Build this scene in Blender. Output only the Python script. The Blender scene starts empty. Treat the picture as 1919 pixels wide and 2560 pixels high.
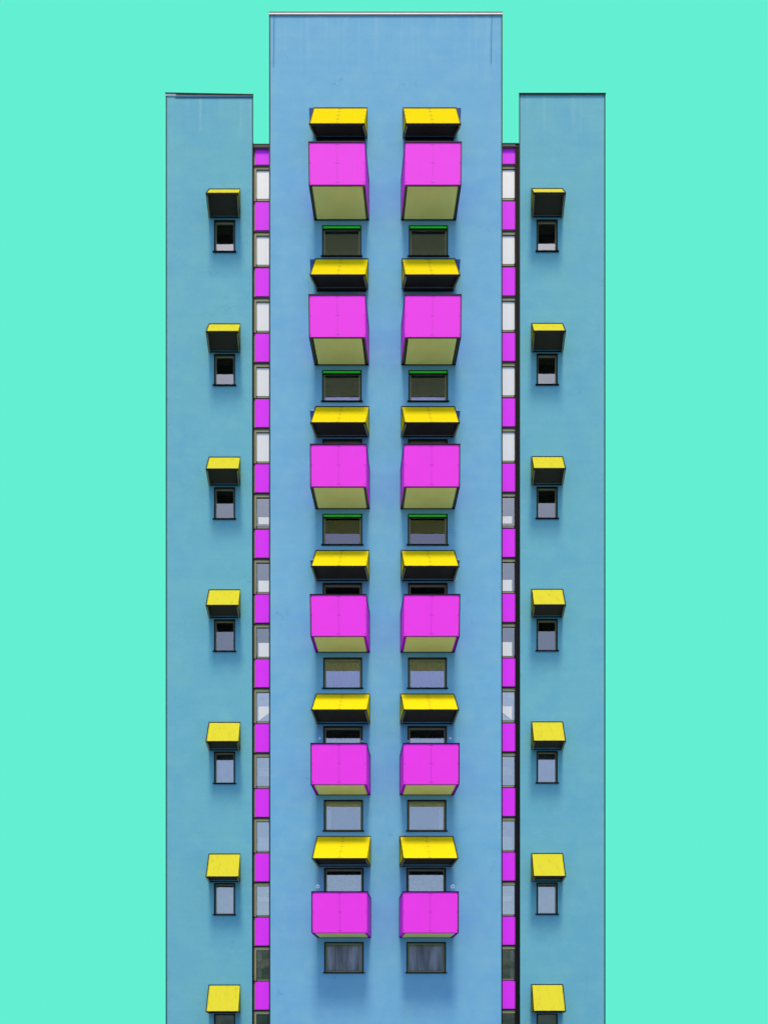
import bpy, bmesh, math, random
from mathutils import Vector
random.seed(7)
sc = bpy.context.scene
COL = sc.collection
R = math.radians

# ------------------------------------------------------------------ frame of reference
# metres; the central facade is the plane y = 0, the camera looks along +y from y = -D
D, PPM, CX, HY, EYE = 28.0, 60.0, 963.0, 2620.0, 1.6
def P(px, py, y=0.0):
    k = (D + y) / D
    return Vector(((px - CX) / PPM * k, y, EYE + (HY - py) / PPM * k))
MC, MW = 962.2, 964.1            # mirror axes of the centre columns and of the wings
Y_WING, Y_L, Y_R = 0.40, 0.55, 0.55

# ------------------------------------------------------------------ materials
def srgb(r, g, b):
    f = lambda c: (c/255/12.92) if c/255 <= 0.04045 else ((c/255+0.055)/1.055)**2.4
    return (f(r), f(g), f(b), 1)
def new_mat(name):
    m = bpy.data.materials.new(name); m.use_nodes = True
    n = m.node_tree.nodes; l = m.node_tree.links
    return m, n, l, n['Principled BSDF']
def paint(name, col, rough=0.5, var=0.06, scale=3.0, spec=0.06, bump=0.0):
    m, n, l, b = new_mat(name)
    tc = n.new('ShaderNodeTexCoord')
    nz = n.new('ShaderNodeTexNoise'); nz.inputs['Scale'].default_value = scale; nz.inputs['Detail'].default_value = 6
    l.new(tc.outputs['Object'], nz.inputs['Vector'])
    mr = n.new('ShaderNodeMapRange'); mr.inputs[1].default_value = .25; mr.inputs[2].default_value = .75
    mr.inputs[3].default_value = 1-var; mr.inputs[4].default_value = 1+var
    l.new(nz.outputs['Fac'], mr.inputs[0])
    mx = n.new('ShaderNodeMix'); mx.data_type = 'RGBA'; mx.blend_type = 'MULTIPLY'; mx.inputs[0].default_value = 1
    mx.inputs[6].default_value = col
    l.new(mr.outputs[0], mx.inputs[7]); l.new(mx.outputs[2], b.inputs['Base Color'])
    b.inputs['Roughness'].default_value = rough; b.inputs['Specular IOR Level'].default_value = spec
    if bump:
        n2 = n.new('ShaderNodeTexNoise'); n2.inputs['Scale'].default_value = 60; l.new(tc.outputs['Object'], n2.inputs['Vector'])
        bp = n.new('ShaderNodeBump'); bp.inputs['Strength'].default_value = bump; bp.inputs['Distance'].default_value = .01
        l.new(n2.outputs['Fac'], bp.inputs['Height']); l.new(bp.outputs[0], b.inputs['Normal'])
    return m

def stucco(name, c1, c2, pale, top, runs=1.0, run_len=1.7):
    """painted render: two close tints in soft clouds, fine grain, pale lime runs below the coping"""
    m, n, l, b = new_mat(name)
    tc = n.new('ShaderNodeTexCoord'); geo = n.new('ShaderNodeNewGeometry')
    def noise(scale, detail, stretch=(1,1,1), rough=.55):
        mp = n.new('ShaderNodeMapping'); mp.inputs['Scale'].default_value = stretch
        l.new(geo.outputs['Position'], mp.inputs['Vector'])
        z = n.new('ShaderNodeTexNoise'); z.inputs['Scale'].default_value = scale; z.inputs['Detail'].default_value = detail
        z.inputs['Roughness'].default_value = rough
        l.new(mp.outputs[0], z.inputs['Vector']); return z.outputs['Fac']
    def rng(s, a, bb, c=0., d=1.):
        r = n.new('ShaderNodeMapRange'); r.inputs[1].default_value = a; r.inputs[2].default_value = bb
        r.inputs[3].default_value = c; r.inputs[4].default_value = d; l.new(s, r.inputs[0]); return r.outputs[0]
    def mix(f, a, bb, mode='MIX'):
        x = n.new('ShaderNodeMix'); x.data_type = 'RGBA'; x.blend_type = mode
        if isinstance(f, float): x.inputs[0].default_value = f
        else: l.new(f, x.inputs[0])
        for s, i in ((a, 6), (bb, 7)):
            if isinstance(s, tuple): x.inputs[i].default_value = s
            else: l.new(s, x.inputs[i])
        return x.outputs[2]
    def mul(a, bb):
        x = n.new('ShaderNodeMath'); x.operation = 'MULTIPLY'
        for s, i in ((a, 0), (bb, 1)):
            if isinstance(s, float): x.inputs[i].default_value = s
            else: l.new(s, x.inputs[i])
        return x.outputs[0]
    col = mix(rng(noise(.55, 7, (1, 1, .85)), .32, .68), c1, c2)
    col = mix(mul(rng(noise(1.5, 9, (.9, 1, 1.1), .68), .44, .66), .55), col, pale)
    # weathered courses: faint horizontal brush / day-joint bands
    col = mix(1.0, col, rng(noise(1.1, 5, (.10, 1, 3.2)), .3, .7, .98, 1.02), 'MULTIPLY')
    col = mix(1.0, col, rng(noise(26, 4, (1, 1, 1), .7), .25, .75, .93, 1.07), 'MULTIPLY')
    # lime runs under the coping
    sep = n.new('ShaderNodeSeparateXYZ'); l.new(geo.outputs['Position'], sep.inputs[0])
    st = rng(noise(2.6, 3, (1.5, 1, .035)), .52, .70)
    fade = rng(sep.outputs[2], top-run_len, top-.15)
    col = mix(mul(mul(st, fade), .55*runs), col, srgb(196, 224, 232))
    vo = n.new('ShaderNodeTexVoronoi'); vo.feature = 'DISTANCE_TO_EDGE'; vo.inputs['Scale'].default_value = .55
    wv = n.new('ShaderNodeTexNoise'); wv.inputs['Scale'].default_value = 2.2; wv.inputs['Detail'].default_value = 6
    l.new(geo.outputs['Position'], wv.inputs['Vector'])
    va = n.new('ShaderNodeVectorMath'); va.operation = 'MULTIPLY_ADD'; va.inputs[1].default_value = (.9,.9,.9)
    l.new(wv.outputs['Color'], va.inputs[0]); l.new(geo.outputs['Position'], va.inputs[2]); l.new(va.outputs[0], vo.inputs['Vector'])
    line = rng(vo.outputs['Distance'], .004, .011, 1, 0)
    col = mix(mul(mul(line, rng(noise(.8, 2), .60, .66)), .28), col, srgb(66,120,168))
    # small scars
    sp = rng(noise(5.5, 2, (1, 1, 1.4)), .80, .83)
    col = mix(mul(sp, .35), col, srgb(70, 120, 170))
    l.new(col, b.inputs['Base Color'])
    b.inputs['Roughness'].default_value = .92; b.inputs['Specular IOR Level'].default_value = .12
    bp = n.new('ShaderNodeBump'); bp.inputs['Strength'].default_value = .35; bp.inputs['Distance'].default_value = .012
    l.new(noise(38, 6, (1,1,1), .7), bp.inputs['Height']); l.new(bp.outputs[0], b.inputs['Normal'])
    return m

def weathered_yellow(name, col, dirt):
    m, n, l, b = new_mat(name)
    tc = n.new('ShaderNodeTexCoord')
    mp = n.new('ShaderNodeMapping'); mp.inputs['Scale'].default_value = (5, 1.2, 1.2); l.new(tc.outputs['Object'], mp.inputs[0])
    oi = n.new('ShaderNodeObjectInfo')
    ad = n.new('ShaderNodeVectorMath'); ad.operation = 'ADD'; l.new(mp.outputs[0], ad.inputs[0])
    sc_ = n.new('ShaderNodeVectorMath'); sc_.operation = 'SCALE'; sc_.inputs['Scale'].default_value = 1.0
    cb = n.new('ShaderNodeCombineXYZ')
    mm = n.new('ShaderNodeMath'); mm.operation = 'MULTIPLY'; mm.inputs[1].default_value = 40; l.new(oi.outputs['Random'], mm.inputs[0])
    l.new(mm.outputs[0], cb.inputs[0]); l.new(cb.outputs[0], ad.inputs[1])
    nz = n.new('ShaderNodeTexNoise'); nz.inputs['Scale'].default_value = 2.2; nz.inputs['Detail'].default_value = 8; nz.inputs['Roughness'].default_value = .7
    l.new(ad.outputs[0], nz.inputs['Vector'])
    r = n.new('ShaderNodeMapRange'); r.inputs[1].default_value = .52; r.inputs[2].default_value = .78; r.inputs[4].default_value = dirt
    l.new(nz.outputs['Fac'], r.inputs[0])
    mx = n.new('ShaderNodeMix'); mx.data_type = 'RGBA'; mx.inputs[6].default_value = col; mx.inputs[7].default_value = srgb(150, 140, 40)
    l.new(r.outputs[0], mx.inputs[0]); l.new(mx.outputs[2], b.inputs['Base Color'])
    b.inputs['Roughness'].default_value = .7; b.inputs['Specular IOR Level'].default_value = 0
    return m

def glass_mat(name, gain=1.35, ior=1.9, tint=(.74,.79,.78,1), gcol=(1,1,1,1)):
    m = bpy.data.materials.new(name); m.use_nodes = True
    n = m.node_tree.nodes; l = m.node_tree.links; n.clear()
    out = n.new('ShaderNodeOutputMaterial'); mx = n.new('ShaderNodeMixShader')
    tr = n.new('ShaderNodeBsdfTransparent'); tr.inputs[0].default_value = tint
    gl = n.new('ShaderNodeBsdfGlossy'); gl.inputs['Roughness'].default_value = .015; gl.inputs['Color'].default_value = gcol
    fr = n.new('ShaderNodeFresnel'); fr.inputs['IOR'].default_value = ior
    mu = n.new('ShaderNodeMath'); mu.operation = 'MULTIPLY'; mu.inputs[1].default_value = gain; mu.use_clamp = True
    tc = n.new('ShaderNodeTexCoord'); nz = n.new('ShaderNodeTexNoise'); nz.inputs['Scale'].default_value = 1.3
    bp = n.new('ShaderNodeBump'); bp.inputs['Strength'].default_value = .06; bp.inputs['Distance'].default_value = .02
    l.new(tc.outputs['Object'], nz.inputs['Vector']); l.new(nz.outputs['Fac'], bp.inputs['Height']); l.new(bp.outputs[0], gl.inputs['Normal'])
    l.new(fr.outputs[0], mu.inputs[0]); l.new(mu.outputs[0], mx.inputs[0])
    l.new(tr.outputs[0], mx.inputs[1]); l.new(gl.outputs[0], mx.inputs[2]); l.new(mx.outputs[0], out.inputs[0])
    return m

TOP_C = P(0, 38, 0).z; TOP_W = P(0, 240, Y_WING).z
M = {}
M['wall'] = stucco('blue render', srgb(109,174,216), srgb(116,179,215), srgb(130,187,213), TOP_C, .28, 3.0)
M['wing'] = stucco('teal render', srgb(108,180,198), srgb(101,173,201), srgb(117,185,198), TOP_W, .30, 2.0)
M['black'] = paint('black trim', srgb(20,24,30), .6, .05)
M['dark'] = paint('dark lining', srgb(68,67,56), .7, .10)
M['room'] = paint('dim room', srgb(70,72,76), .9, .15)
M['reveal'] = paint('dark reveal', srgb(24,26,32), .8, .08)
M['coping'] = paint('pale metal coping', srgb(236,235,238), .5, .04)
M['greymetal'] = paint('grey metal', srgb(120,122,122), .45, .08)
M['olive'] = paint('olive frame', srgb(146,150,120), .5, .06)
M['olive_dark'] = paint('dark olive edge', srgb(92,90,70), .6, .06)
M['under'] = paint('olive soffit board', srgb(249,242,148), .7, .05, 1.5)
M['pink'] = paint('magenta panel', srgb(238,64,234), .6, .025, 1.2, .03)
M['pink_edge'] = paint('deep magenta edge', srgb(205,10,225), .5, .03)
M['pink_fix'] = paint('magenta screw', srgb(150,40,150), .5, .03)
M['spandrel'] = paint('violet magenta panel', srgb(226,60,252), .6, .03, 1.0, .03)
M['yellow'] = weathered_yellow('yellow sheet', srgb(212,195,20), .16)
M['yellow_fix'] = paint('yellow screw', srgb(120,110,20), .5, .03)
M['lime'] = weathered_yellow('lime yellow sheet', srgb(188,185,50), .75)
M['green'] = paint('bright green strip', srgb(45,255,62), .5, .03)
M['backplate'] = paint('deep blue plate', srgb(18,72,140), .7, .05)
M['sunlit_patch'] = paint('sunlit wall patch', srgb(205,228,240), .5, .05)
M['blind'] = paint('white blind', srgb(248,250,250), .8, .03)
M['cream'] = paint('cream blind', srgb(226,216,190), .8, .03)
M['curtain'] = paint('net curtain', srgb(238,236,236), .9, .05)
def fabric(name, c1, c2):
    m, n, l, b = new_mat(name)
    tc = n.new('ShaderNodeTexCoord'); mp = n.new('ShaderNodeMapping'); mp.inputs['Scale'].default_value = (3.6, 1, .4)
    nz = n.new('ShaderNodeTexNoise'); nz.inputs['Scale'].default_value = 1.2; nz.inputs['Detail'].default_value = 4
    cr = n.new('ShaderNodeMapRange'); cr.inputs[1].default_value = .4; cr.inputs[2].default_value = .62
    mx = n.new('ShaderNodeMix'); mx.data_type = 'RGBA'; mx.inputs[6].default_value = c1; mx.inputs[7].default_value = c2
    l.new(tc.outputs['Object'],mp.inputs[0]); l.new(mp.outputs[0],nz.inputs['Vector']); l.new(nz.outputs['Fac'],cr.inputs[0])
    l.new(cr.outputs[0],mx.inputs[0]); l.new(mx.outputs[2],b.inputs['Base Color']); b.inputs['Roughness'].default_value = .95; b.inputs['Specular IOR Level'].default_value = 0
    return m
M['fold_shade'] = fabric('net with painted folds', srgb(178,180,178), srgb(255,255,255))  # light and dark of the curtain folds painted in as vertical bands
M['darkcurtain'] = paint('grey curtain', srgb(48,50,53), .9, .08)
M['wood'] = paint('orange wood', srgb(200,120,50), .6, .08)
M['white'] = paint('white plastic', srgb(205,226,240), .4, .02)
M['cable'] = paint('blue cable', srgb(70,115,165), .7, .04)
M['mid_glass'] = glass_mat('cool window glass', 1.9, tint=(.90,.93,.96,1), gcol=(.80,.81,1,1))
M['glass'] = glass_mat('window glass', 2.1, tint=(.90,.93,.96,1), gcol=(.82,.83,1,1))
M['upper_glass'] = glass_mat('shaded window glass', .85, tint=(.94,.95,.98,1), gcol=(.74,.76,1,1))
M['wing_glass'] = glass_mat('wing window glass', 2.7, tint=(.92,.94,.98,1), gcol=(.96,.97,.97,1))
M['wing_room'] = paint('grey room', srgb(190,188,190), .9, .15)
M['blue_room'] = paint('dim bluish room', srgb(176,170,200), .9, .15)
M['stair_glass'] = glass_mat('stair glass', 3.2, tint=(.99,.99,.99,1), gcol=(.97,.98,.96,1))
M['white_pane'] = paint('opaque white pane', srgb(224,229,234), .25, .035, .9, .35)  # opaque white; the lower sash panels use it for painted-in reflections
M['stair_room'] = paint('pale stairwell', srgb(165,168,176), .9, .1)

# ------------------------------------------------------------------ mesh helpers
class MB:
    def __init__(s): s.bm = bmesh.new()
    def hexa(s, pts, mi=0):
        v = [s.bm.verts.new(p) for p in pts]   # 0-3 one face loop, 4-7 opposite loop
        for q in ((0,1,2,3),(7,6,5,4),(0,4,5,1),(1,5,6,2),(2,6,7,3),(3,7,4,0)):
            f = s.bm.faces.new([v[i] for i in q]); f.material_index = mi
    def prism(s, loop, vec, mi=0):
        a = [s.bm.verts.new(p) for p in loop]; b = [s.bm.verts.new(p+vec) for p in loop]
        k = len(loop)
        fs = [s.bm.faces.new(a), s.bm.faces.new(b[::-1])]
        fs += [s.bm.faces.new((a[i], b[i], b[(i+1)%k], a[(i+1)%k])) for i in range(k)]
        for f in fs: f.material_index = mi
    def box(s, a, b, mi=0):
        x0,y0,z0 = (min(a[i],b[i]) for i in range(3)); x1,y1,z1 = (max(a[i],b[i]) for i in range(3))
        s.hexa([Vector(p) for p in ((x0,y0,z0),(x1,y0,z0),(x1,y0,z1),(x0,y0,z1),(x0,y1,z0),(x1,y1,z0),(x1,y1,z1),(x0,y1,z1))], mi)
    def bar(s, a, b, w=.036, mi=0, n=4):
        d = (b-a).normalized(); u = d.cross(Vector((0,1,0)))
        if u.length < .1: u = d.cross(Vector((0,0,1)))
        u.normalize(); v = d.cross(u); r = w/2*(1.414 if n == 4 else 1)
        rot = math.pi/4 if n == 4 else 0
        e = w*.3
        ring = lambda c: [c + r*(math.cos(2*math.pi*i/n+rot)*u + math.sin(2*math.pi*i/n+rot)*v) for i in range(n)]
        s.prism(ring(a-d*e), (b-a)+d*2*e, mi)
    def quad(s, pts, mi=0):
        f = s.bm.faces.new([s.bm.verts.new(p) for p in pts]); f.material_index = mi
    def build(s, name, mats, parent=None, smooth=False, bevel=0):
        bm = s.bm
        bmesh.ops.recalc_face_normals(bm, faces=bm.faces)
        xs = [v.co for v in bm.verts]
        c = Vector([(min(p[i] for p in xs)+max(p[i] for p in xs))/2 for i in range(3)])
        c.z = min(p.z for p in xs)
        for v in bm.verts: v.co -= c
        me = bpy.data.meshes.new(name); bm.to_mesh(me); bm.free()
        for m in (mats if isinstance(mats, (list, tuple)) else [mats]): me.materials.append(M[m])
        if smooth:
            for p in me.polygons: p.use_smooth = True
        o = bpy.data.objects.new(name, me); COL.objects.link(o)
        w = Vector(parent['_w']) if parent is not None else Vector((0,0,0))
        o['_w'] = c
        if parent is not None: o.parent = parent
        o.location = c - w
        return o
def tag(o, label=None, cat=None, group=None, kind=None):
    for k, v in (('label',label),('category',cat),('group',group),('kind',kind)):
        if v: o[k] = v

tower = bpy.data.objects.new('apartment_tower', None); COL.objects.link(tower); tower['_w'] = Vector((0,0,0))
tag(tower, 'tall blue apartment tower with pink balconies, yellow window hoods and two teal side wings', 'building')

def wall_mesh(x0, x1, zt, y, holes, back, reveal):
    """closed wall block with a real hole (and its reveal) for every window; back = [(x,y),(x,y)] rear corners"""
    b = MB(); bm = b.bm
    xs = sorted({round(v,5) for v in [x0,x1]+[h[0] for h in holes]+[h[1] for h in holes]})
    zs = sorted({round(v,5) for v in [0,zt]+[h[2] for h in holes]+[h[3] for h in holes]})
    vv = {}
    def V(i,j):
        if (i,j) not in vv: vv[(i,j)] = bm.verts.new((xs[i], y, zs[j]))
        return vv[(i,j)]
    for i in range(len(xs)-1):
        for j in range(len(zs)-1):
            cx, cz = (xs[i]+xs[i+1])/2, (zs[j]+zs[j+1])/2
            if any(h[0] < cx < h[1] and h[2] < cz < h[3] for h in holes): continue
            bm.faces.new((V(i,j),V(i+1,j),V(i+1,j+1),V(i,j+1)))
    for h in holes:
        c = [Vector(q) for q in ((h[0],y,h[2]),(h[1],y,h[2]),(h[1],y,h[3]),(h[0],y,h[3]))]
        r = Vector((0,reveal,0))
        for k in range(4): b.quad([c[k], c[(k+1)%4], c[(k+1)%4]+r, c[k]+r])
    (bx0,by),(bx1,_) = back
    q = lambda *a: b.quad([Vector(p) for p in a])
    q((x0,y,0),(bx0,by,0),(bx0,by,zt),(x0,y,zt)); q((x1,y,0),(x1,y,zt),(bx1,by,zt),(bx1,by,0))
    q((bx0,by,0),(bx1,by,0),(bx1,by,zt),(bx0,by,zt)); q((x0,y,zt),(bx0,by,zt),(bx1,by,zt),(x1,y,zt))
    return b

# ------------------------------------------------------------------ windows
HC, HL, HR = [], [], []          # holes of the centre wall and of the wings
def window(xa, xb, yt, yb, yp, holes, sill=True, green=False, glass='glass', case=2.6, fr=(3.8,3.8,3.6,4.0), rec=.085, sill_ext=3, room='room'):
    """casing + frame (one mesh), pane, sill, room behind; pixel extents on the wall plane yp"""
    a, c = P(xa, yb, yp), P(xb, yt, yp)
    x0, x1, z0, z1 = a.x, c.x, a.z, c.z
    px = (D+yp)/D/PPM
    cw = case*px
    holes.append((x0+cw*.5, x1-cw*.5, z0+cw*.3, z1-cw*.5))
    b = MB()
    def ring(X0,X1,Z0,Z1,l,r,bt,t,ya,yb_,mi):
        b.box((X0,ya,Z0),(X0+l,yb_,Z1),mi); b.box((X1-r,ya,Z0),(X1,yb_,Z1),mi)
        b.box((X0+l,ya,Z1-t),(X1-r,yb_,Z1),mi); b.box((X0+l,ya,Z0),(X1-r,yb_,Z0+bt),mi)
    ring(x0,x1,z0,z1,cw,cw,cw*.6,cw,yp-.014,yp+.012,0); ring(x0,x1,z0,z1,cw,cw,cw*.6,cw,yp+.012,yp+rec+.05,2)
    l,r,bt,t = (f*px for f in fr)
    X0,X1,Z0,Z1 = x0+cw,x1-cw,z0+cw*.6,z1-cw
    ring(X0,X1,Z0,Z1,l,r,bt,t,yp+rec-.012,yp+rec+.045,1)
    w = b.build('window', ['black','olive','olive_dark'], tower)
    g = MB(); g.box((X0+l*.7,yp+rec,Z0+bt*.7),(X1-r*.7,yp+rec+.012,Z1-t*.7)); g.build('pane', glass, w)
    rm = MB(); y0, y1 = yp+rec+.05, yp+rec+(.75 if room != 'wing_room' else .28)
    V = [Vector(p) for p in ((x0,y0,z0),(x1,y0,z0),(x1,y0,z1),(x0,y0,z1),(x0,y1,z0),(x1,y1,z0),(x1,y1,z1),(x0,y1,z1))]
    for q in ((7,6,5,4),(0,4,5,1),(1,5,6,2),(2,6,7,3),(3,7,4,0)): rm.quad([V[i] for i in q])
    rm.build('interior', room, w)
    if sill:
        s = MB(); s.box((x0-sill_ext*px,yp-.05,z0-.025),(x1+sill_ext*px,yp-.013,z0+.018)); s.build('sill', 'black', w)
    if green:
        s = MB(); s.box((X0+.004,yp-.016,Z1-4.2*px),(X1-.004,yp+.05,Z1-.004)); s.build('blind_box', 'green', w)
        s = MB(); s.box((X0+.004,yp+.0,Z1-5.2*px),(X1-.004,yp+.05,Z1-4.3*px)); s.build('blind_rail', 'black', w)
    w['_box'] = (X0+l,X1-r,Z0+bt,Z1-t,yp+rec)
    return w
def inside(w, name, mat, u0, u1, v0, v1, dy=.06, th=.012):
    X0,X1,Z0,Z1,y = w['_box']
    b = MB(); b.box((X0+(X1-X0)*u0, y+dy, Z0+(Z1-Z0)*v0), (X0+(X1-X0)*u1, y+dy+th, Z0+(Z1-Z0)*v1))
    return b.build(name, mat, w)
def curtain(w, mat, u0, u1, v0, v1, label, group, dy=.12, amp=.035, freq=7, flare=0.):
    X0,X1,Z0,Z1,y = w['_box']
    b = MB(); n, m = 60, 10; rows = []
    ph = random.random()*6
    for j in range(m+1):
        t = j/m; row = []
        for i in range(n+1):
            s = i/n
            uu = u0+(u1-u0)*s
            if flare: uu = u0 + (u1-u0)*s*(1-flare*(1-t)*-1 if flare < 0 else 1-flare*t)
            a = amp*(math.sin(s*freq*6.28+ph+.5*math.sin(t*2+s*5)) + .5*math.sin(s*freq*2.7*6.28+ph*2))
            row.append(b.bm.verts.new((X0+(X1-X0)*uu, y+dy+a, Z0+(Z1-Z0)*(v0+(v1-v0)*t))))
        rows.append(row)
    for j in range(m):
        for i in range(n): b.bm.faces.new((rows[j][i],rows[j][i+1],rows[j+1][i+1],rows[j+1][i]))
    ob = b.build('curtain', mat, None, smooth=True)
    md = ob.modifiers.new('thickness','SOLIDIFY'); md.thickness = .004
    tag(ob, label, 'curtain', group)
    return ob

# ------------------------------------------------------------------ hoods
def hood(BT, LIP, BB, yp, d, top_mat, plate=None, band=False, fix=True, cx=None):
    """sheet-metal wedge: sloping top from the wall to a lip, two triangular cheeks, open dark underside.
       BT, LIP, BB = (xl, xr, y) in the picture; the lip stands d in front of the wall"""
    f = (lambda p: p) if cx is None else (lambda p: (2*cx-p[1], 2*cx-p[0], p[2]))
    mir = cx is not None
    BT, LIP, BB = f(BT), f(LIP), f(BB)
    e = -.004
    bl,br = P(BT[0],BT[2],yp+e), P(BT[1],BT[2],yp+e)
    ll,lr = P(LIP[0],LIP[2],yp-d), P(LIP[1],LIP[2],yp-d)
    kl,kr = P(BB[0],BB[2],yp+e), P(BB[1],BB[2],yp+e)
    t = .028
    nrm = (lr-ll).cross(bl-ll).normalized()
    if nrm.z < 0: nrm = -nrm
    b = MB(); b.prism([ll,lr,br,bl], -nrm*t)
    fx = []
    if fix:
        for tt in (.06,.30,.54,.78,.95):
            fx.append((.475,tt)); fx.append((.515,tt))
            if tt < .8: fx.append((.975,tt) if not mir else (.025,tt))
        L = lambda u,tt: (ll+(lr-ll)*u)*(1-tt)+(bl+(br-bl)*u)*tt
        b.bar(L(.495,.01)+nrm*.0005, L(.495,.985)+nrm*.0005, .007, 1)
        for u,tt in fx:
            p = L(u,tt)
            ring = [p+.019*((lr-ll).normalized()*math.cos(a)+((bl-ll).normalized())*math.sin(a)) for a in [k*math.pi/3 for k in range(6)]]
            b.prism(ring, nrm*.005, 1)
    h = b.build('hood', [top_mat,'yellow_fix'], tower)
    for (B,L,K,sx) in ((bl,ll,kl,1),(br,lr,kr,-1)):
        c = MB(); o = Vector((sx*.004,0,0)); dn = -nrm*(t+.001)
        K2 = K+Vector((0,0,.0))
        B2, L2 = B+dn*1.0+o, L+dn*1.0+o
        c.prism([B2,L2,K2+o], Vector((sx*.012,0,0)), 0); c.prism([q_+Vector((sx*.0125,0,0)) for q_ in (B2,L2,K2+o)], Vector((sx*.03,0,0)), 1)
        # folded lower edge of the cheek
        s_ = c.build('cheek_panel', [top_mat,'dark'], h)
        r = MB(); r.bar(L2+Vector((sx*.028,.04,-.014)), K2+Vector((sx*.028,-.02,-.014)), .050); r.build('edge_fold', 'olive', h)
    ins = Vector((.05,0,0))
    up = .16
    s1,s2 = ll.lerp(bl,up)-nrm*.06+ins, lr.lerp(br,up)-nrm*.06-ins
    k1,k2 = kl.lerp(bl,.06)+ins, kr.lerp(br,.06)-ins
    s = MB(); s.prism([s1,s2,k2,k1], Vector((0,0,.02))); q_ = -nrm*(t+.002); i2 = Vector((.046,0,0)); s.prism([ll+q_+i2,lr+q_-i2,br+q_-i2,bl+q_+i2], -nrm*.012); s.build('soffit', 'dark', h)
    tr = MB(); w = .036
    for p,q in ((bl,br),(bl,ll),(ll,kl),(kl,kr),(kr,br),(ll,lr)): tr.bar(p,q,w)
    side = (lr,kr) if not mir else (ll,kl)
    other = (br,lr) if mir else None
    tr.bar(lr,kr,w)
    if mir: tr.bar(br,lr,w); tr.bar(kl,bl,w)
    tr.build('edge_trim', 'black', h)
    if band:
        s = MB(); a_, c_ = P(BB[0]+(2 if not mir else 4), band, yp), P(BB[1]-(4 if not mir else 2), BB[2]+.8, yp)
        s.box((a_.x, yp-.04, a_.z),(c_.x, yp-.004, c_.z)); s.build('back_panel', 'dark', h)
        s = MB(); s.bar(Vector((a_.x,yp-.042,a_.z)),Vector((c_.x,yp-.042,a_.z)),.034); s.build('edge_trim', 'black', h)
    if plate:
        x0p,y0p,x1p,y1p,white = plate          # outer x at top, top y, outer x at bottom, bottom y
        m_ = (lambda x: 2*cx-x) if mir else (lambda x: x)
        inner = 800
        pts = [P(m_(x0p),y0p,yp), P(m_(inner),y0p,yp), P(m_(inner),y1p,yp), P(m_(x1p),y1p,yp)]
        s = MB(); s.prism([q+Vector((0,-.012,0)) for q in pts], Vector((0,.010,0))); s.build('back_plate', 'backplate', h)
        if white:
            pts = [P(m_(x0p+2),y0p-.8,yp), P(m_(inner),y0p-.8,yp), P(m_(inner),white,yp)]
            s = MB(); s.prism([q+Vector((0,-.012,0)) for q in pts], Vector((0,.010,0))); s.build('wall_strip', 'sunlit_patch', h)  # pale triangle painted in for a sunlit bit of wall
    return h

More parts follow.
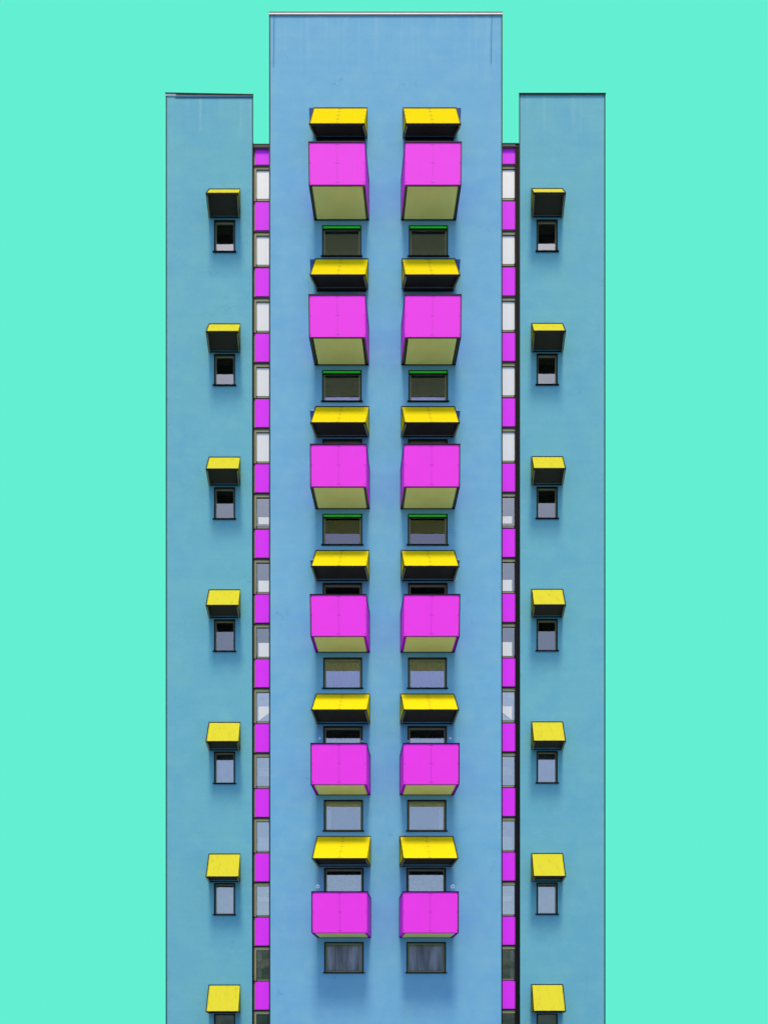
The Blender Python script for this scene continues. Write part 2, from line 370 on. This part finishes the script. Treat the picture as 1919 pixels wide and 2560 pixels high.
# ------------------------------------------------------------------ balconies
D_B = 1.152
def balcony(FT, FB, BB, edge, cx=None, gap=0):
    """box balcony from its measured front and rear edges; every board is a slice of the same box"""
    f = (lambda p: p) if cx is None else (lambda p: (2*cx-p[1], 2*cx-p[0], p[2]))
    mir = cx is not None
    FT,FB,BB = f(FT),f(FB),f(BB)
    k = (D-D_B)/D
    F = {(0,1):P(FT[0],FT[2],-D_B),(1,1):P(FT[1],FT[2],-D_B),(0,0):P(FB[0],FB[2],-D_B),(1,0):P(FB[1],FB[2],-D_B)}
    bt = HY-(HY-FT[2])*k
    B = {(0,0):P(BB[0],BB[2],-.004),(1,0):P(BB[1],BB[2],-.004),(0,1):P(BB[0],bt,-.004),(1,1):P(BB[1],bt,-.004)}
    def T(u,v,w):
        q = lambda C: (C[(0,0)]*(1-u)+C[(1,0)]*u)*(1-v)+(C[(0,1)]*(1-u)+C[(1,1)]*u)*v
        return q(B)*(1-w)+q(F)*w
    def sub(b,u0,u1,v0,v1,w0,w1,mi=0):
        b.hexa([T(u0,v0,w1),T(u1,v0,w1),T(u1,v1,w1),T(u0,v1,w1),T(u0,v0,w0),T(u1,v0,w0),T(u1,v1,w0),T(u0,v1,w0)],mi)
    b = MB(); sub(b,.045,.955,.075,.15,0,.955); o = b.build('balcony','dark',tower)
    b = MB(); sub(b,0,1,0,1,.962,1)
    sx = .505 if not mir else .495
    b.bar(T(sx,.004,1)+Vector((0,-.0005,0)),T(sx,.996,1)+Vector((0,-.0005,0)),.008,1)
    us = [sx-.02,sx+.02,.022,.978]
    for v in (.055,.505,.955):
        for u in us:
            p = T(u,v,1)
            ring = [p+.019*Vector((math.cos(a),0,math.sin(a))) for a in [q*math.pi/3 for q in range(6)]]
            b.prism(ring, Vector((0,-.005,0)), 1)
    b.build('front_panel',['pink','pink_fix'],o)
    for u0,u1 in ((.001,.042),(.958,.999)):
        b = MB(); sub(b,u0,u1,.03,1,.0,.960); sub(b,u0,u1,.0,.029,.0,.960,1)
        b.build('side_panel',['pink','olive_dark' if edge == 'olive' else 'pink_edge'],o)
    b = MB(); g_ = .050 if gap == 0 else .066
    sub(b,g_,1-g_,-.012,.07,-.0,.952); b.build('underside_panel','under',o)
    for u0,u1 in ((.0425,g_-.0005),(1-g_+.0005,.9575)):
        b = MB(); sub(b,u0,u1,-.004 if gap else .02,.12,.0,.955); b.build('shadow_gap','black',o)
    b = MB(); w = .038
    outer = (0,) if not mir else (1,)
    for u in outer:
        b.bar(T(u,0,1),T(u,1,1),w); b.bar(T(u,0,1),T(u,0,0),w)
    inn = 1 if not mir else 0
    b.bar(T(inn,1,1),T(inn,1,.0),w); b.bar(T(inn,1,0),T(inn,0,0),w)
    b.bar(T(0,1,1),T(1,1,1),w)
    b.bar(T(.0,0,0)+Vector((0,-.02,-.012)),T(1,0,0)+Vector((0,-.02,-.012)),w)
    b.build('edge_trim','black',o)
    b = MB(); b.bar(T(.03,0,1)+Vector((0,.03,-.004)),T(.97,0,1)+Vector((0,.03,-.004)),.024); b.build('drip_edge','olive_dark' if edge == 'olive' else 'pink_fix',o)
    return o, T

# ------------------------------------------------------------------ the two balcony columns
HOODS = [  # BT, LIP, BB, plate, band
 ((784.3,917,270),(773.5,910,309.5),(788,917,343.5),(772.2,270,774.5,309,None),None),
 ((788,919.7,647.6),(775.3,912.1,687.4),(790.5,919.2,721.6),(774.3,648.5,777,688,None),729),
 ((788.8,921.2,1017),(776.6,912.9,1057),(789.3,921.5,1092),(774.6,1027.5,778,1057,1018),None),
 ((789.8,921.7,1376.8),(777.9,914.6,1416.1),(789.8,922.2,1451.6),(775.4,1401.5,778.5,1416,1381),None),
 ((790.5,923.3,1736),(778.4,915.4,1775.2),(791.3,923.8,1809.9),None,None),
 ((793,925.3,2091.9),(780.4,916.7,2147.1),(795,925.3,2166.6),None,None)]
BALC = [
 ((771.5,911.6,355.1),(772.8,912.5,460.7),(786,921.5,549),'olive'),
 ((772,912,737),(773.3,912.8,841.9),(787,921,911.5),'olive'),
 ((775.6,914.6,1111),(776.2,915,1215.8),(789,923,1271),'olive'),
 ((775.3,914.4,1486.8),(777,915.2,1589.9),(789.5,923.2,1629.9),'pink'),
 ((776.9,915.6,1859.3),(777.8,916,1961),(791,924.7,1986.5),'pink'),
 ((779.1,916.9,2230.2),(779.6,917,2332.3),(793,926,2343.4),'pink')]
WINS = [  # below each balcony
 (805.2,902.7,563.6,641.6),(805.2,903.5,925.7,1004.2),(806,905.3,1285.2,1363),
 (808,905,1644.3,1721.6),(809.3,907,2000.4,2078.4),(810.3,908.6,2356,2432.8)]
DOORS = [(791,911.8,345.5,470),None,(806,904.8,1098.3,1222),(806.5,904.8,1457.9,1582),(808,906,1816,1940),(810,908.6,2170.7,2296)]
side_word = {0:'left', 1:'right'}
balc_T = {}
for s in (0,1):
    cx = None if s == 0 else MC
    mp = (lambda a,b: (a,b)) if s == 0 else (lambda a,b: (2*MC-b, 2*MC-a))
    for i,h in enumerate(HOODS):
        hood(h[0],h[1],h[2],0,(.70,.75,.80,.90,1.12,1.15)[i],'yellow',h[3],h[4],True,cx)
    for i,q in enumerate(BALC):
        balc_T[(s,i)] = balcony(*q, cx, 1 if i == 1 else 0)[1]
    flip = (lambda a,b: (a,b)) if s == 0 else (lambda a,b: (1-b,1-a))
    for i,(a,b,t,bo) in enumerate(WINS):
        a,b = mp(a,b)
        w = window(a,b,t,bo,0,HC,green=i<3,glass=('upper_glass','upper_glass','mid_glass','glass','wing_glass','upper_glass')[i],room='blue_room' if i < 4 else 'room')
        S = side_word[s]
        if i == 1:
            inside(w,'blind','blind',.03,.98,.0,.085,.004)
            inside(w,'vent_bar','greymetal',.02,.98,.84,.90,.02)
            inside(w,'vent_rail','olive',.10,.90,.80,.815,.02)
        if i == 3: curtain(w,'darkcurtain',0,1,0,1,'dark pleated curtain in the window under the fourth balcony of the %s column'%S,'dark pleated curtains',freq=11,amp=.02)
        if i == 4: curtain(w,'curtain',*flip(0,.14),0,.8,'narrow white curtain at the outer edge of the window under the fifth %s balcony'%S,'narrow white curtains',freq=2,amp=.02,dy=.05)
        if i == 5: curtain(w,'fold_shade',0,1,0,1,'grey net curtain filling the lowest window of the %s balcony column'%S,'net curtains in the lowest windows',freq=6,amp=.022,dy=.05)
    for i,q in enumerate(DOORS):
        if not q: continue
        a,b = mp(q[0],q[1])
        w = window(a,b,q[2],q[3],0,HC,sill=False,glass='glass' if i < 4 else 'wing_glass')
        S = side_word[s]
        if i == 2: inside(w,'mullion','olive',*flip(.46,.56),0,1,-.02,.03)
        if i == 3:
            X0,X1,Z0,Z1,y = w['_box']
            m_ = MB(); u = .545 if s == 0 else .455
            c = Vector((X0+(X1-X0)*u, y+.03, Z1-.10))
            m_.prism([c+Vector((.035*math.cos(k*math.pi/5),0,.02*math.sin(k*math.pi/5))) for k in range(10)], Vector((0,.02,0)))
            m_.build('lamp_disc','white',w)
        if i == 4: curtain(w,'darkcurtain',0,1,0,1,'grey curtain in the balcony door above the fifth %s balcony'%S,'curtains in the balcony doors',freq=8,amp=.03)

# ------------------------------------------------------------------ wings
WH = [(472.9,483.2,543.2),(810.2,828.9,880.2),(1143.4,1172.7,1213.1),(1475.2,1513.7,1544.1),(1806.8,1854.4,1875.6),(2135.9,2192.7,2205.1),(2463.6,2529.9,2532.9)]
WW = [(550.2,630.5),(885.4,964),(1218.6,1298.3),(1549.3,1629),(1879.6,1959.5),(2208.8,2287.9),(2536.2,2616)]
for s in (0,1):
    cx = None if s == 0 else MW; dy = 0 if s == 0 else -1.2
    holes = HL if s == 0 else HR
    mp = (lambda a,b: (a,b)) if s == 0 else (lambda a,b: (2*MW-b, 2*MW-a))
    flip = (lambda a,b: (a,b)) if s == 0 else (lambda a,b: (1-b,1-a))
    for i,(t,l,b_) in enumerate(WH):
        hood((522.7,599.8,t+dy),(515.2,594.8,l+dy),(522.3,599.6,b_+dy),Y_WING,.787,'lime',None,None,False,cx)
    for i,(t,b_) in enumerate(WW):
        a,b = mp(535.1,587.5)
        w = window(a,b,t+dy,b_+dy,Y_WING,holes,rec=.07,fr=(2.4,2.4,2.6,2.4),glass='wing_glass',room='wing_room')
        if i == 0:
            inside(w,'door_edge','greymetal',*flip(.88,1),.12,.68,.10,.03)
            inside(w,'wooden_strip','wood',*flip(.84,.88),.10,.42,.10,.03)

# ------------------------------------------------------------------ stair glazing between the wings and the centre
TOPS = [507.4,672.4,836,999.5,1162.4,1325.7,1488,1649.4,1811.5,1973.4,2134.5,2294.9,2455]
BL = {4:(.10,.34,'blind'),5:(0,.40,'blind'),6:(0,.49,'blind'),7:(0,.50,'blind'),8:(.36,.64,'cream'),9:(0,.46,'blind'),10:(.47,.63,'blind')}
for s in (0,1):
    yp = Y_L if s == 0 else Y_R; dy = 0 if s == 0 else -2.0
    k = (D+yp)/D; px = k/PPM
    if s == 0:
        xo = P(633,0,Y_WING).x; xi = P(672.6,0,0).x
        xa, xb = 637.7, CX+xi/px; pane_a, pane_b = 640.2, xb
        xl, xr = xo, xi
    else:
        xi = P(1255.3,0,0).x; xo = P(1297,0,Y_WING).x
        xa, xb = CX+xi/px, 1289; pane_a, pane_b = xa, 1287.5
        xl, xr = xi, xo
    zt = P(0,367+dy,yp).z
    holes = []
    panes = [(422.7+dy,497.6+dy,-1)]+[(t+80.5+dy,t+155.2+dy,i) for i,t in enumerate(TOPS)]
    lx, rx = P(pane_a,0,yp).x, min(P(pane_b,0,yp).x, xr-.02)
    lx = max(lx, xl+.02)
    for (t,b_,i) in panes:
        z0,z1 = P(0,b_,yp).z, P(0,t,yp).z
        z0 = max(z0,.3)
        holes.append((lx,rx,z0,z1))
        b = MB(); fw = .03; ya,yb_ = yp-.004, yp+.10; fw = .016
        b.box((lx,ya,z0),(lx+fw,yb_,z1)); b.box((rx-fw,ya,z0),(rx,yb_,z1))
        b.box((lx+fw,ya,z1-fw),(rx-fw,yb_,z1)); b.box((lx+fw,ya,z0),(rx-fw,yb_,z0+fw))
        w = b.build('window','olive_dark',tower)
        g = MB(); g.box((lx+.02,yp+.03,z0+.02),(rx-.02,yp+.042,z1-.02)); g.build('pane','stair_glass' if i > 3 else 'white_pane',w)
        rm = MB(); y0,y1 = yp+.10, yp+1.0
        V = [Vector(p) for p in ((lx,y0,z0),(rx,y0,z0),(rx,y0,z1),(lx,y0,z1),(lx,y1,z0),(rx,y1,z0),(rx,y1,z1),(lx,y1,z1))]
        for q in ((7,6,5,4),(0,4,5,1),(1,5,6,2),(2,6,7,3),(3,7,4,0)): rm.quad([V[j] for j in q])
        rm.build('interior','stair_room' if i < 11 else 'room',w)
        w['_box'] = (lx+fw,rx-fw,z0+fw,z1-fw,yp+.042)
        if i in BL:
            v0,v1,mt = BL[i]
            u = ((.13,1) if s == 0 else (0,.80)) if i > 2 else (0,1)
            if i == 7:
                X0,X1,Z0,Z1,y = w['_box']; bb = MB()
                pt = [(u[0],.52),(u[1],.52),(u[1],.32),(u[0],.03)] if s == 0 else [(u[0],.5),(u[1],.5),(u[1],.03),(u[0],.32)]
                bb.prism([Vector((X0+(X1-X0)*a,y-.0165,Z0+(Z1-Z0)*c)) for a,c in pt], Vector((0,.004,0))); bb.build('painted_reflection','white_pane',w)
                continue
            if i in (4,5,6): inside(w,'painted_reflection','white_pane',u[0],u[1],v0,v1,-.0165,.004)  # opaque white painted in for a bright reflection on the glass
            else: inside(w,'blind',mt,u[0],u[1],v0,v1,.008)
        if i == 11:
            for (v0,v1) in ((.62,.98),(0,.38)):
                X0,X1,Z0,Z1,y = w['_box']; bb = MB()
                cc = (.17 if s == 0 else .83)
                pts = []
                for q in range(14):
                    a = q*2*math.pi/14; cu = math.copysign(abs(math.cos(a))**.5, math.cos(a)); su = math.copysign(abs(math.sin(a))**.5, math.sin(a))
                    pts.append(Vector((X0+(X1-X0)*(cc+.15*cu), y+.05, Z0+(Z1-Z0)*((v0+v1)/2+(v1-v0)/2*su))))
                bb.prism(pts, Vector((0,.03,0))); bb.build('lamp_shade','blind',w)
    b = wall_mesh(xl, xr, zt, yp, holes, [(xl,6),(xr,6)], .10)
    lw = b.build('stairwell_wall','olive',tower)
    # magenta spandrel panels
    for (t,b_) in [(375.6,413)]+[(t,t+69.5) for t in TOPS]:
        b = MB(); b.box((max(P(xa,0,yp).x,xl+.005),yp-.03,P(0,b_+dy,yp).z),(min(P(xb,0,yp).x,xr-.005),yp-.003,P(0,t+dy,yp).z))
        b.build('spandrel_panel','spandrel',tower)
    # dark glazing bars and window stays
    for (t,b_) in [(375.6,413)]+[(t,t+69.5) for t in TOPS]:
        for (ya_,hh) in ((t-1.2,2.2),(b_+2.8,2.6),(b_+91.5,2.2)):
            if t < 400 and ya_ < 400: continue
            zc = P(0,ya_+dy,yp).z
            if zc < .2: continue
            g = MB(); g.box((xl+.003,yp-.024,zc-hh*px/2),(xr-.003,yp-.005,zc+hh*px/2))
            if ya_ > b_+50:
                hx = P(641.5 if s == 0 else 1285.5,0,yp).x
                g.box((hx-.022,yp-.05,zc+.03),(hx+.022,yp-.0245,zc+.09))
            g.build('glazing_bar','black',tower)
    b = MB(); b.box((xl+.002,yp-.09,P(0,375+dy,yp).z),(xr-.002,yp-.004,zt)); 
    cp = b.build('coping','greymetal',tower)
    b = MB(); b.box((xl+.002,yp-.10,zt-.035),(xr-.002,yp-.091,zt+.012)); b.build('edge_trim','black',cp)
    b = MB(); b.box((xl+.002,yp-.10,P(0,375.4+dy,yp).z-.01),(xr-.002,yp-.091,P(0,372.5+dy,yp).z)); b.build('edge_trim','black',cp)
    # dark reveal where the wing stands proud of the glazing
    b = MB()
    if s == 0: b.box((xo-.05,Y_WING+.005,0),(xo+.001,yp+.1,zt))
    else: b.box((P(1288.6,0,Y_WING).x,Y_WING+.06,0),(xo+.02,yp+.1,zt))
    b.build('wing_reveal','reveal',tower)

# ------------------------------------------------------------------ walls
x0,x1 = P(672.6,0,0).x, P(1255.3,0,0).x
zc = P(0,37.6,0).z
wall_mesh(x0,x1,zc,0,HC,[(x0,10),(x1,10)],.16).build('wall','wall',tower)
cop = MB(); cop.box((x0-.01,-.03,zc+.003),(x1+.01,10,P(0,33,0).z)); co = cop.build('coping','coping',tower)
b = MB(); b.box((x0-.012,-.036,P(0,32.9,0).z),(x1+.012,10,P(0,31.5,0).z)); b.box((x0-.012,-.034,zc-.016),(x1+.012,-.0305,zc+.004)); b.build('edge_trim','black',co)
b = MB(); b.box((x0-.002,-.012,0),(x0+.044,-.002,zc-.022)); b.build('corner_trim','black',tower)
b = MB(); b.box((x1-.044,-.012,0),(x1+.002,-.002,zc-.022)); b.build('corner_trim','black',tower)
b = MB(); b.bar(P(685,39,0)+Vector((0,-.012,0)),P(683.4,167,0)+Vector((0,-.012,0)),.022,0,6); b.build('lightning_cable','cable',tower)
b = MB(); b.bar(P(1229,39,0)+Vector((0,-.012,0)),P(1226.5,158,0)+Vector((0,-.012,0)),.022,0,6); b.build('lightning_cable','cable',tower)

for s in (0,1):
    y = Y_WING
    if s == 0:
        xa,xb = P(414.5,0,y).x, P(632.6,0,y).x; zt = P(0,240,y).z
        back = [(xa,8),(P(624,0,8).x,8)]; holes = HL
        ta,tb = P(413.5,235,y), P(633,239,y)
    else:
        xa,xb = P(1297,0,y).x, P(1512.4,0,y).x; zt = P(0,237.0,y).z
        back = [(P(1304,0,8).x,8),(xb,8)]; holes = HR
        ta,tb = P(1296.6,236,y), P(1513,236,y)
    wall_mesh(xa,xb,zt,y,holes,back,.175).build('wall','wing',tower)
    (bx0,by),(bx1,_) = back
    c = MB(); zl,zr = ta.z, tb.z
    c.hexa([Vector(p) for p in ((xa-.01,y-.03,zt+.003),(xb+.01,y-.03,zt+.003),(xb+.01,y-.03,zr),(xa-.01,y-.03,zl),(bx0,by,zt+.003),(bx1,by,zt+.003),(bx1,by,zr),(bx0,by,zl))])
    co = c.build('coping','coping' if s == 0 else 'greymetal',tower)
    b = MB(); b.bar(Vector((xa-.01,y-.04,zl)),Vector((xb+.01,y-.04,zr)),.024)
    if s == 0: b.bar(Vector((xa+.45,y-.04,zl-.05)),Vector((xb,y-.04,zr-.008)),.02)
    b.build('edge_trim','black',co)
    if s == 0:
        b = MB(); b.box((xa+.40,y-.02,P(0,244.2,y).z),(xb-.05,y-.002,P(0,243,y).z)); b.build('wall_strip','cable',tower)
    for xx in (xa,xb):
        b = MB(); q0,q1 = (xx-.002,xx+.042) if xx == xa else (xx-.042,xx+.002)
        b.box((q0,y-.012,0),(q1,y-.002,zt)); b.build('corner_trim','black',tower)

# ------------------------------------------------------------------ garden ornaments on the two lowest balconies
def pinwheel(px, py, y, base, r, n, label, group):
    root = bpy.data.objects.new('pinwheel', None); COL.objects.link(root)
    c = P(px,py,y); root.location = base; root['_w'] = Vector(base)
    tag(root, label, 'pinwheel', group)
    b = MB(); m_ = base.lerp(c,.5)+Vector(((c.x-base.x)*-.25,0,.02))
    b.bar(base,m_,.014,0,6); b.bar(m_,c+Vector((0,.012,0)),.014,0,6); b.build('stem','cable',root)
    for k in range(n):
        a = k*2*math.pi/n+.3; d_ = Vector((math.cos(a),0,math.sin(a))); t_ = Vector((-math.sin(a),0,math.cos(a)))
        b = MB(); b.prism([c+d_*r*.18, c+d_*r*.55+t_*r*.20, c+d_*r, c+d_*r*.62-t_*r*.10], Vector((0,.012,0))); b.build('blade','white',root)
    b = MB(); b.prism([c+Vector((r*.16*math.cos(k*math.pi/4),-.01,r*.16*math.sin(k*math.pi/4))) for k in range(8)], Vector((0,.02,0))); b.build('hub','cable',root)
for s in (0,1):
    m_ = (lambda x: x) if s == 0 else (lambda x: 2*MC-x)
    S = side_word[s]; T = balc_T[(s,5)]; T5 = balc_T[(s,4)]
    F = (lambda u: u) if s == 0 else (lambda u: 1-u)
    pinwheel(m_(793.6),2216.8,-.9,T(F(.055),.98,.75),.105,7,'white pinwheel on a thin stem at the outer corner of the lowest %s balcony'%S,'pinwheels on the lowest balconies')
    pinwheel(m_(798.9),1846,-.8,T5(F(.11),.97,.7),.058,7,'small white pinwheel beside the balcony door above the fifth %s balcony'%S,'pinwheels on the fifth balconies')
    pinwheel(m_(904),1853.5,-.9,T5(F(.95),.97,.8),.04,6,'tiny white pinwheel at the inner corner of the fifth %s balcony'%S,'tiny pinwheels on the fifth balconies')

# ------------------------------------------------------------------ ground, unseen rise, sky
def simple(name, verts, faces, mat):
    me = bpy.data.meshes.new(name); me.from_pydata(verts,[],faces); me.materials.append(mat)
    o = bpy.data.objects.new(name, me); COL.objects.link(o); return o
gm = paint('slate paving', srgb(112,122,142), .9, .12, .4)
tag(simple('ground',[(-900,-900,0),(900,-900,0),(900,900,0),(-900,900,0)],[(0,1,2,3)],gm),kind='structure')
hm = paint('unseen dark rise', srgb(100,99,100), 1, .4, .5)
vs,fs = [],[]; nx,ny = 160,14
for j in range(ny+1):
    for i in range(nx+1):
        x = -240+480*i/nx; t = j/ny
        crest = 20.5+.8*math.sin(x*.11)+.7*math.sin(x*.37+1)+1.2*random.random()
        prof = math.sin(min(1,t*1.6)*math.pi/2)
        vs.append((x,-62-38*t+1.5*random.random(),-.5+crest*prof+(random.random()-.5)*1.5*prof))
for j in range(ny):
    for i in range(nx):
        a = j*(nx+1)+i; fs.append((a,a+1,a+nx+2,a+nx+1))
tag(simple('unseen_rise',vs,fs,hm),kind='structure')  # unseen rise behind the camera, added to darken low pane reflections

EXPO = 0.79
SKY = tuple(c for c in srgb(99,240,210)[:3])
sm = bpy.data.materials.new('mint sky'); sm.use_nodes = True
n = sm.node_tree.nodes; l = sm.node_tree.links; n.clear()
em = n.new('ShaderNodeEmission'); em.inputs[0].default_value = (*SKY,1); em.inputs[1].default_value = 2**-EXPO
ou = n.new('ShaderNodeOutputMaterial'); l.new(em.outputs[0],ou.inputs[0])
vs,fs = [],[]; Rr = 500; na,ne = 48,24
for j in range(ne+1):
    for i in range(na+1):
        a = R(2)+R(176)*i/na; e = R(-2)+R(92)*j/ne
        vs.append((Rr*math.cos(a)*math.cos(e), 12+Rr*math.sin(a)*math.cos(e), Rr*math.sin(e)))
for j in range(ne):
    for i in range(na):
        a = j*(na+1)+i; fs.append((a,a+1,a+na+2,a+na+1))
tag(simple('sky',vs,fs,sm),kind='structure')

# ------------------------------------------------------------------ light
SUN_EL = R(69)
w = bpy.data.worlds.new('World'); sc.world = w; w.use_nodes = True
n = w.node_tree.nodes; l = w.node_tree.links
st = n.new('ShaderNodeTexSky'); st.sky_type = 'NISHITA'; st.sun_disc = False
st.sun_elevation = SUN_EL; st.sun_rotation = R(180); st.dust_density = 2.5; st.air_density = 1.0
hs = n.new('ShaderNodeHueSaturation'); hs.inputs['Saturation'].default_value = 1.15
l.new(st.outputs[0],hs.inputs['Color']); l.new(hs.outputs[0],n['Background'].inputs[0]); n['Background'].inputs[1].default_value = .11
sl = bpy.data.lights.new('sun','SUN'); sl.energy = 2.2; sl.angle = R(10); sl.color = (1,.83,.60)
so = bpy.data.objects.new('sun',sl); COL.objects.link(so)
dirv = Vector((0,-math.cos(SUN_EL),math.sin(SUN_EL)))        # towards the sun
so.rotation_euler = dirv.to_track_quat('Z','Y').to_euler(); so.location = dirv*80

# ------------------------------------------------------------------ camera (level, shifted up like a view camera)
cam = bpy.data.cameras.new('camera'); co = bpy.data.objects.new('camera',cam); COL.objects.link(co)
co.location = (0,-D,EYE); co.rotation_euler = (R(90),0,0)
W,H = 1919.0,2560.0
cam.sensor_fit = 'HORIZONTAL'; cam.sensor_width = 36
cam.lens = 36*D*PPM/W
cam.shift_y = (HY-H/2)/W; cam.shift_x = (W/2-CX)/W
cam.clip_start = .1; cam.clip_end = 3000
sc.camera = co
vs_ = sc.view_settings; sc.display_settings.display_device = 'sRGB'
vs_.view_transform = 'Standard'; vs_.look = 'None'; vs_.gamma = 1; vs_.exposure = EXPO; vs_.use_curve_mapping = False
sc.cycles.max_bounces = 8; sc.cycles.transparent_max_bounces = 8
for o in COL.objects:
    for k in ('_w','_box'):
        if k in o: del o[k]
